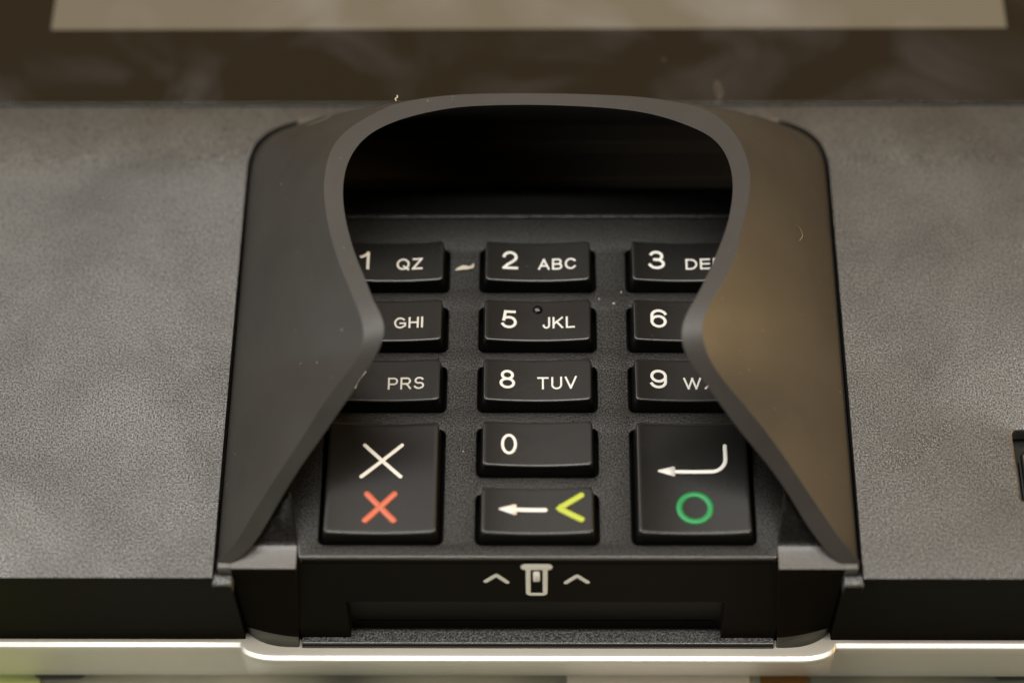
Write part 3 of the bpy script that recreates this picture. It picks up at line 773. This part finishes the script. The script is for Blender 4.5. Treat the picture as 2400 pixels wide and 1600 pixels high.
# --- shield feet: lit tab top, skirt rising under the hood, curved front coloured dark for shade
def foot_tab(s):
    xi, xo = 30.2, 38.6
    cols = []
    nx = 22
    rows = []
    prof_top = [(-34.2, 0.0), (-33.2, 0.02), (-32.0, 0.03), (-31.2, 0.12), (-30.6, 0.45), (-29.8, 1.3), (-28.6, 2.8), (-26.8, 5.2), (-24.6, 8.0), (-23.0, 10.0)]
    for i in range(nx + 1):
        t = i / nx; x = xi + (xo - xi) * t
        fb = -36.05 + 2.2 * t ** 3.2        # plan curve of the front at its foot
        row = []
        xb = 1.35 * (1 - t)                  # inner edge leans out towards the foot
        # foot flare
        row.append((x + xb * 1.0, -30.5, -19.2))
        row.append((x + xb * 1.0, fb + 0.15, -19.25)); row.append((x + xb, fb, -18.95))
        row.append((x + xb * 0.97, fb * 0.55 + (-35.25 + 1.5 * t ** 1.6) * 0.45, -18.15))
        fu = -35.25 + 1.5 * t ** 1.6
        row.append((x + xb * 0.95, fu, -17.2)); row.append((x + xb * 0.85, fu * 0.8 + -34.45 * 0.2 + 0.0, -15.6))
        for k in range(1, 5):
            q = k / 5; row.append((x + xb * 0.85 * (1 - q), (fu * 0.8 - 34.45 * 0.2) * (1 - q) + -34.40 * q, -15.6 + (FZ + 15.6) * q))
        row.append((x, -34.40, FZ))
        for (yy, zz) in prof_top[1:]:
            lean = 0.13 * zz * (1 - t)
            zz = min(zz, max(0.0, (0.80 * (yy + 33.2) + 0.0) * (1 - t) + (0.25 * (yy + 33.2)) * t))
            xi_y = abs(min(I2, key=lambda p: abs(p[1] - yy) + (0 if p[0] * s > 0 and abs(p[0]) > 24 else 99))[0])
            cap = max(0.0, H(yy) * min(1.0, max(0.0, (40.3 - x - lean) / (40.5 - xi_y)))) - 1.3 - FZ
            if yy > -31.0: zz = min(zz, max(cap, -1.0))
            row.append((x + lean, yy, FZ + zz))
        rows.append(row)
    rows = [[(s * p[0], p[1], p[2]) for p in r] for r in rows]
    bm = bmesh.new()
    vs = [[bm.verts.new(p) for p in r] for r in rows]
    nr, nc = len(rows), len(rows[0])
    for i in range(nr - 1):
        for j in range(nc - 1): bm.faces.new((vs[i][j], vs[i][j + 1], vs[i + 1][j + 1], vs[i + 1][j]))
    # inner side wall
    low = [bm.verts.new((r0[0], max(r0[1], -30.5), -19.2)) for r0 in rows[0]]
    bm.faces.new([*vs[0]] + [bm.verts.new((s * (xi + 2), -23.0, -3))])
    bm.faces.new([*vs[-1]][::-1] + [bm.verts.new((s * xo, -23.0, -3))])
    for v in low: bm.verts.remove(v)
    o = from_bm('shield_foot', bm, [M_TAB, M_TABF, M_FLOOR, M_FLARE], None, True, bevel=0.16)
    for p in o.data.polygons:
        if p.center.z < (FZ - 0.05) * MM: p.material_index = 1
        elif p.center.y > -31.0 * MM: p.material_index = 2  # rise takes dark deck plastic, shade under the hood put into colour
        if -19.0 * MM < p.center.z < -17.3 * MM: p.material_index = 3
    o.parent = shield
    # small clip strip at the outer end
    bm = bmesh.new()
    a, b = sorted((s * 38.45, s * 40.15))
    extrude_x([(-34.35, -0.7), (-34.4, 0.75), (-34.1, 0.95), (-33.0, 0.95), (-33.0, -0.7)], a, b, bm)
    o = from_bm('shield_clip', bm, M_TAB, None, True, bevel=0.15); o.parent = shield
foot_tab(-1); foot_tab(1)
for s in (-1, 1):
    bm = bmesh.new()
    a, b = sorted((s * 31.0, s * 41.5)); block(bm, a, b, -30.4, 20, -19.2, -3.3)
    part(from_bm('inner_frame', bm, M_DARK, None, False))

# ------------------------------------------------------------------ crumbs and lint
def flake(name, P, z, th, label, cat, mat=M_FLAKE):
    bm = bmesh.new()
    lo = [bm.verts.new((x, y, z + 0.01)) for x, y in P]; hi = [bm.verts.new((x, y, z + th * R.uniform(0.7, 1.3))) for x, y in P]
    bm.faces.new(lo[::-1]); bm.faces.new(hi); n = len(P)
    for i in range(n): bm.faces.new((lo[i], lo[(i + 1) % n], hi[(i + 1) % n], hi[i]))
    bmesh.ops.triangulate(bm, faces=bm.faces[:])
    return tag(from_bm(name, bm, mat, None, False), label, cat)
flake('paper_flake', [(-11.25, 10.72), (-11.1, 10.66), (-10.6, 10.72), (-10.1, 10.78), (-9.6, 10.82), (-9.1, 10.98), (-8.8, 11.1), (-8.62, 11.55), (-8.68, 11.78), (-8.85, 11.72), (-8.98, 11.45), (-9.4, 11.38), (-9.8, 11.5), (-10.2, 11.52), (-10.5, 11.36), (-10.9, 11.1)], FZ, 0.22,
      'small torn cream paper flake lying between the 1 and 2 keys', 'paper flake')
def crumb(x, y, r, z, label):
    bm = bmesh.new(); bmesh.ops.create_icosphere(bm, subdivisions=2, radius=r)
    for v in bm.verts: v.co = v.co * R.uniform(0.75, 1.2); v.co.z *= 0.7; v.co += Vector((x, y, z + r * 0.6))
    return tag(from_bm('crumb', bm, M_FLAKE, None, True), label, 'crumb', 'crumbs on the keypad deck')
crumb(10.25, 5.35, 0.18, FZ, 'largest pale crumb on the deck between the 2, 3, 5 and 6 keys')
crumb(8.3, 6.1, 0.11, FZ, 'small pale crumb beside the lower right corner of the 2 key')
crumb(11.3, 7.2, 0.10, FZ, 'tiny pale crumb beside the lower left corner of the 3 key')
crumb(-9.6, -17.5, 0.09, FZ, 'tiny crumb on the deck beside the large cancel key')
def bvh_of(o):
    dg = bpy.context.evaluated_depsgraph_get(); ev = o.evaluated_get(dg); me = ev.to_mesh()
    mw = o.matrix_world
    t = BVHTree.FromPolygons([mw @ v.co for v in me.vertices], [p.vertices[:] for p in me.polygons]); ev.to_mesh_clear(); return t
bpy.context.view_layer.update()
BS = bvh_of(shield)
def drop(tree, x, y):
    h = tree.ray_cast(Vector((x * MM, y * MM, 0.06)), Vector((0, 0, -1)))
    return h[0].z / MM if h[0] is not None else 0
def fibre(P, r, tree, z, label, mat=M_LINT):
    P = catmull(P, 36)
    bm = bmesh.new(); rows = []
    for i, (x, y) in enumerate(P):
        zz = (drop(tree, x, y) if tree else z) + r * 1.1 + 0.04 * math.sin(i * 0.5) ** 2
        a, b = P[max(i - 1, 0)], P[min(i + 1, len(P) - 1)]; t = Vector((b[0] - a[0], b[1] - a[1], 0)); t.normalize()
        nrm = Vector((-t.y, t.x, 0)); up = Vector((0, 0, 1))
        rows.append([bm.verts.new(Vector((x, y, zz)) + (nrm * math.cos(k * 1.2566) + up * math.sin(k * 1.2566)) * r) for k in range(5)])
    for i in range(len(rows) - 1):
        for k in range(5): bm.faces.new((rows[i][k], rows[i][(k + 1) % 5], rows[i + 1][(k + 1) % 5], rows[i + 1][k]))
    return tag(from_bm('lint_fibre', bm, mat, None, True), label, 'lint')
fibre([(34.2, 11.6), (34.9, 11.9), (35.25, 11.2), (35.0, 10.5), (34.7, 9.8)], 0.045, BS, 0, 'curled pale fibre on the middle of the brown right side of the hood')
fibre([(28.6, 31.8), (28.5, 30.9), (28.9, 30.4), (29.2, 29.8)], 0.04, BS, 0, 'short pale fibre near the upper right corner of the hood')
fibre([(-31.8, 29.6), (-30.6, 28.9), (-29.2, 28.9), (-28.4, 29.6)], 0.035, BS, 0, 'faint curved fibre near the upper left corner of the hood')
fibre([(-18.7, 24.9), (-18.8, 25.3), (-18.55, 25.5), (-18.6, 25.8)], 0.08, None, 20.0, 'tiny upright white fibre on the upper left rim of the hood', M_FLAKE)
fibre([(25.7, 41.0), (26.4, 42.4), (26.5, 43.8), (25.9, 45.2), (25.7, 43.6), (26.2, 42.2)], 0.04, None, -0.95, 'looped fibre on the display glass just above the hood')
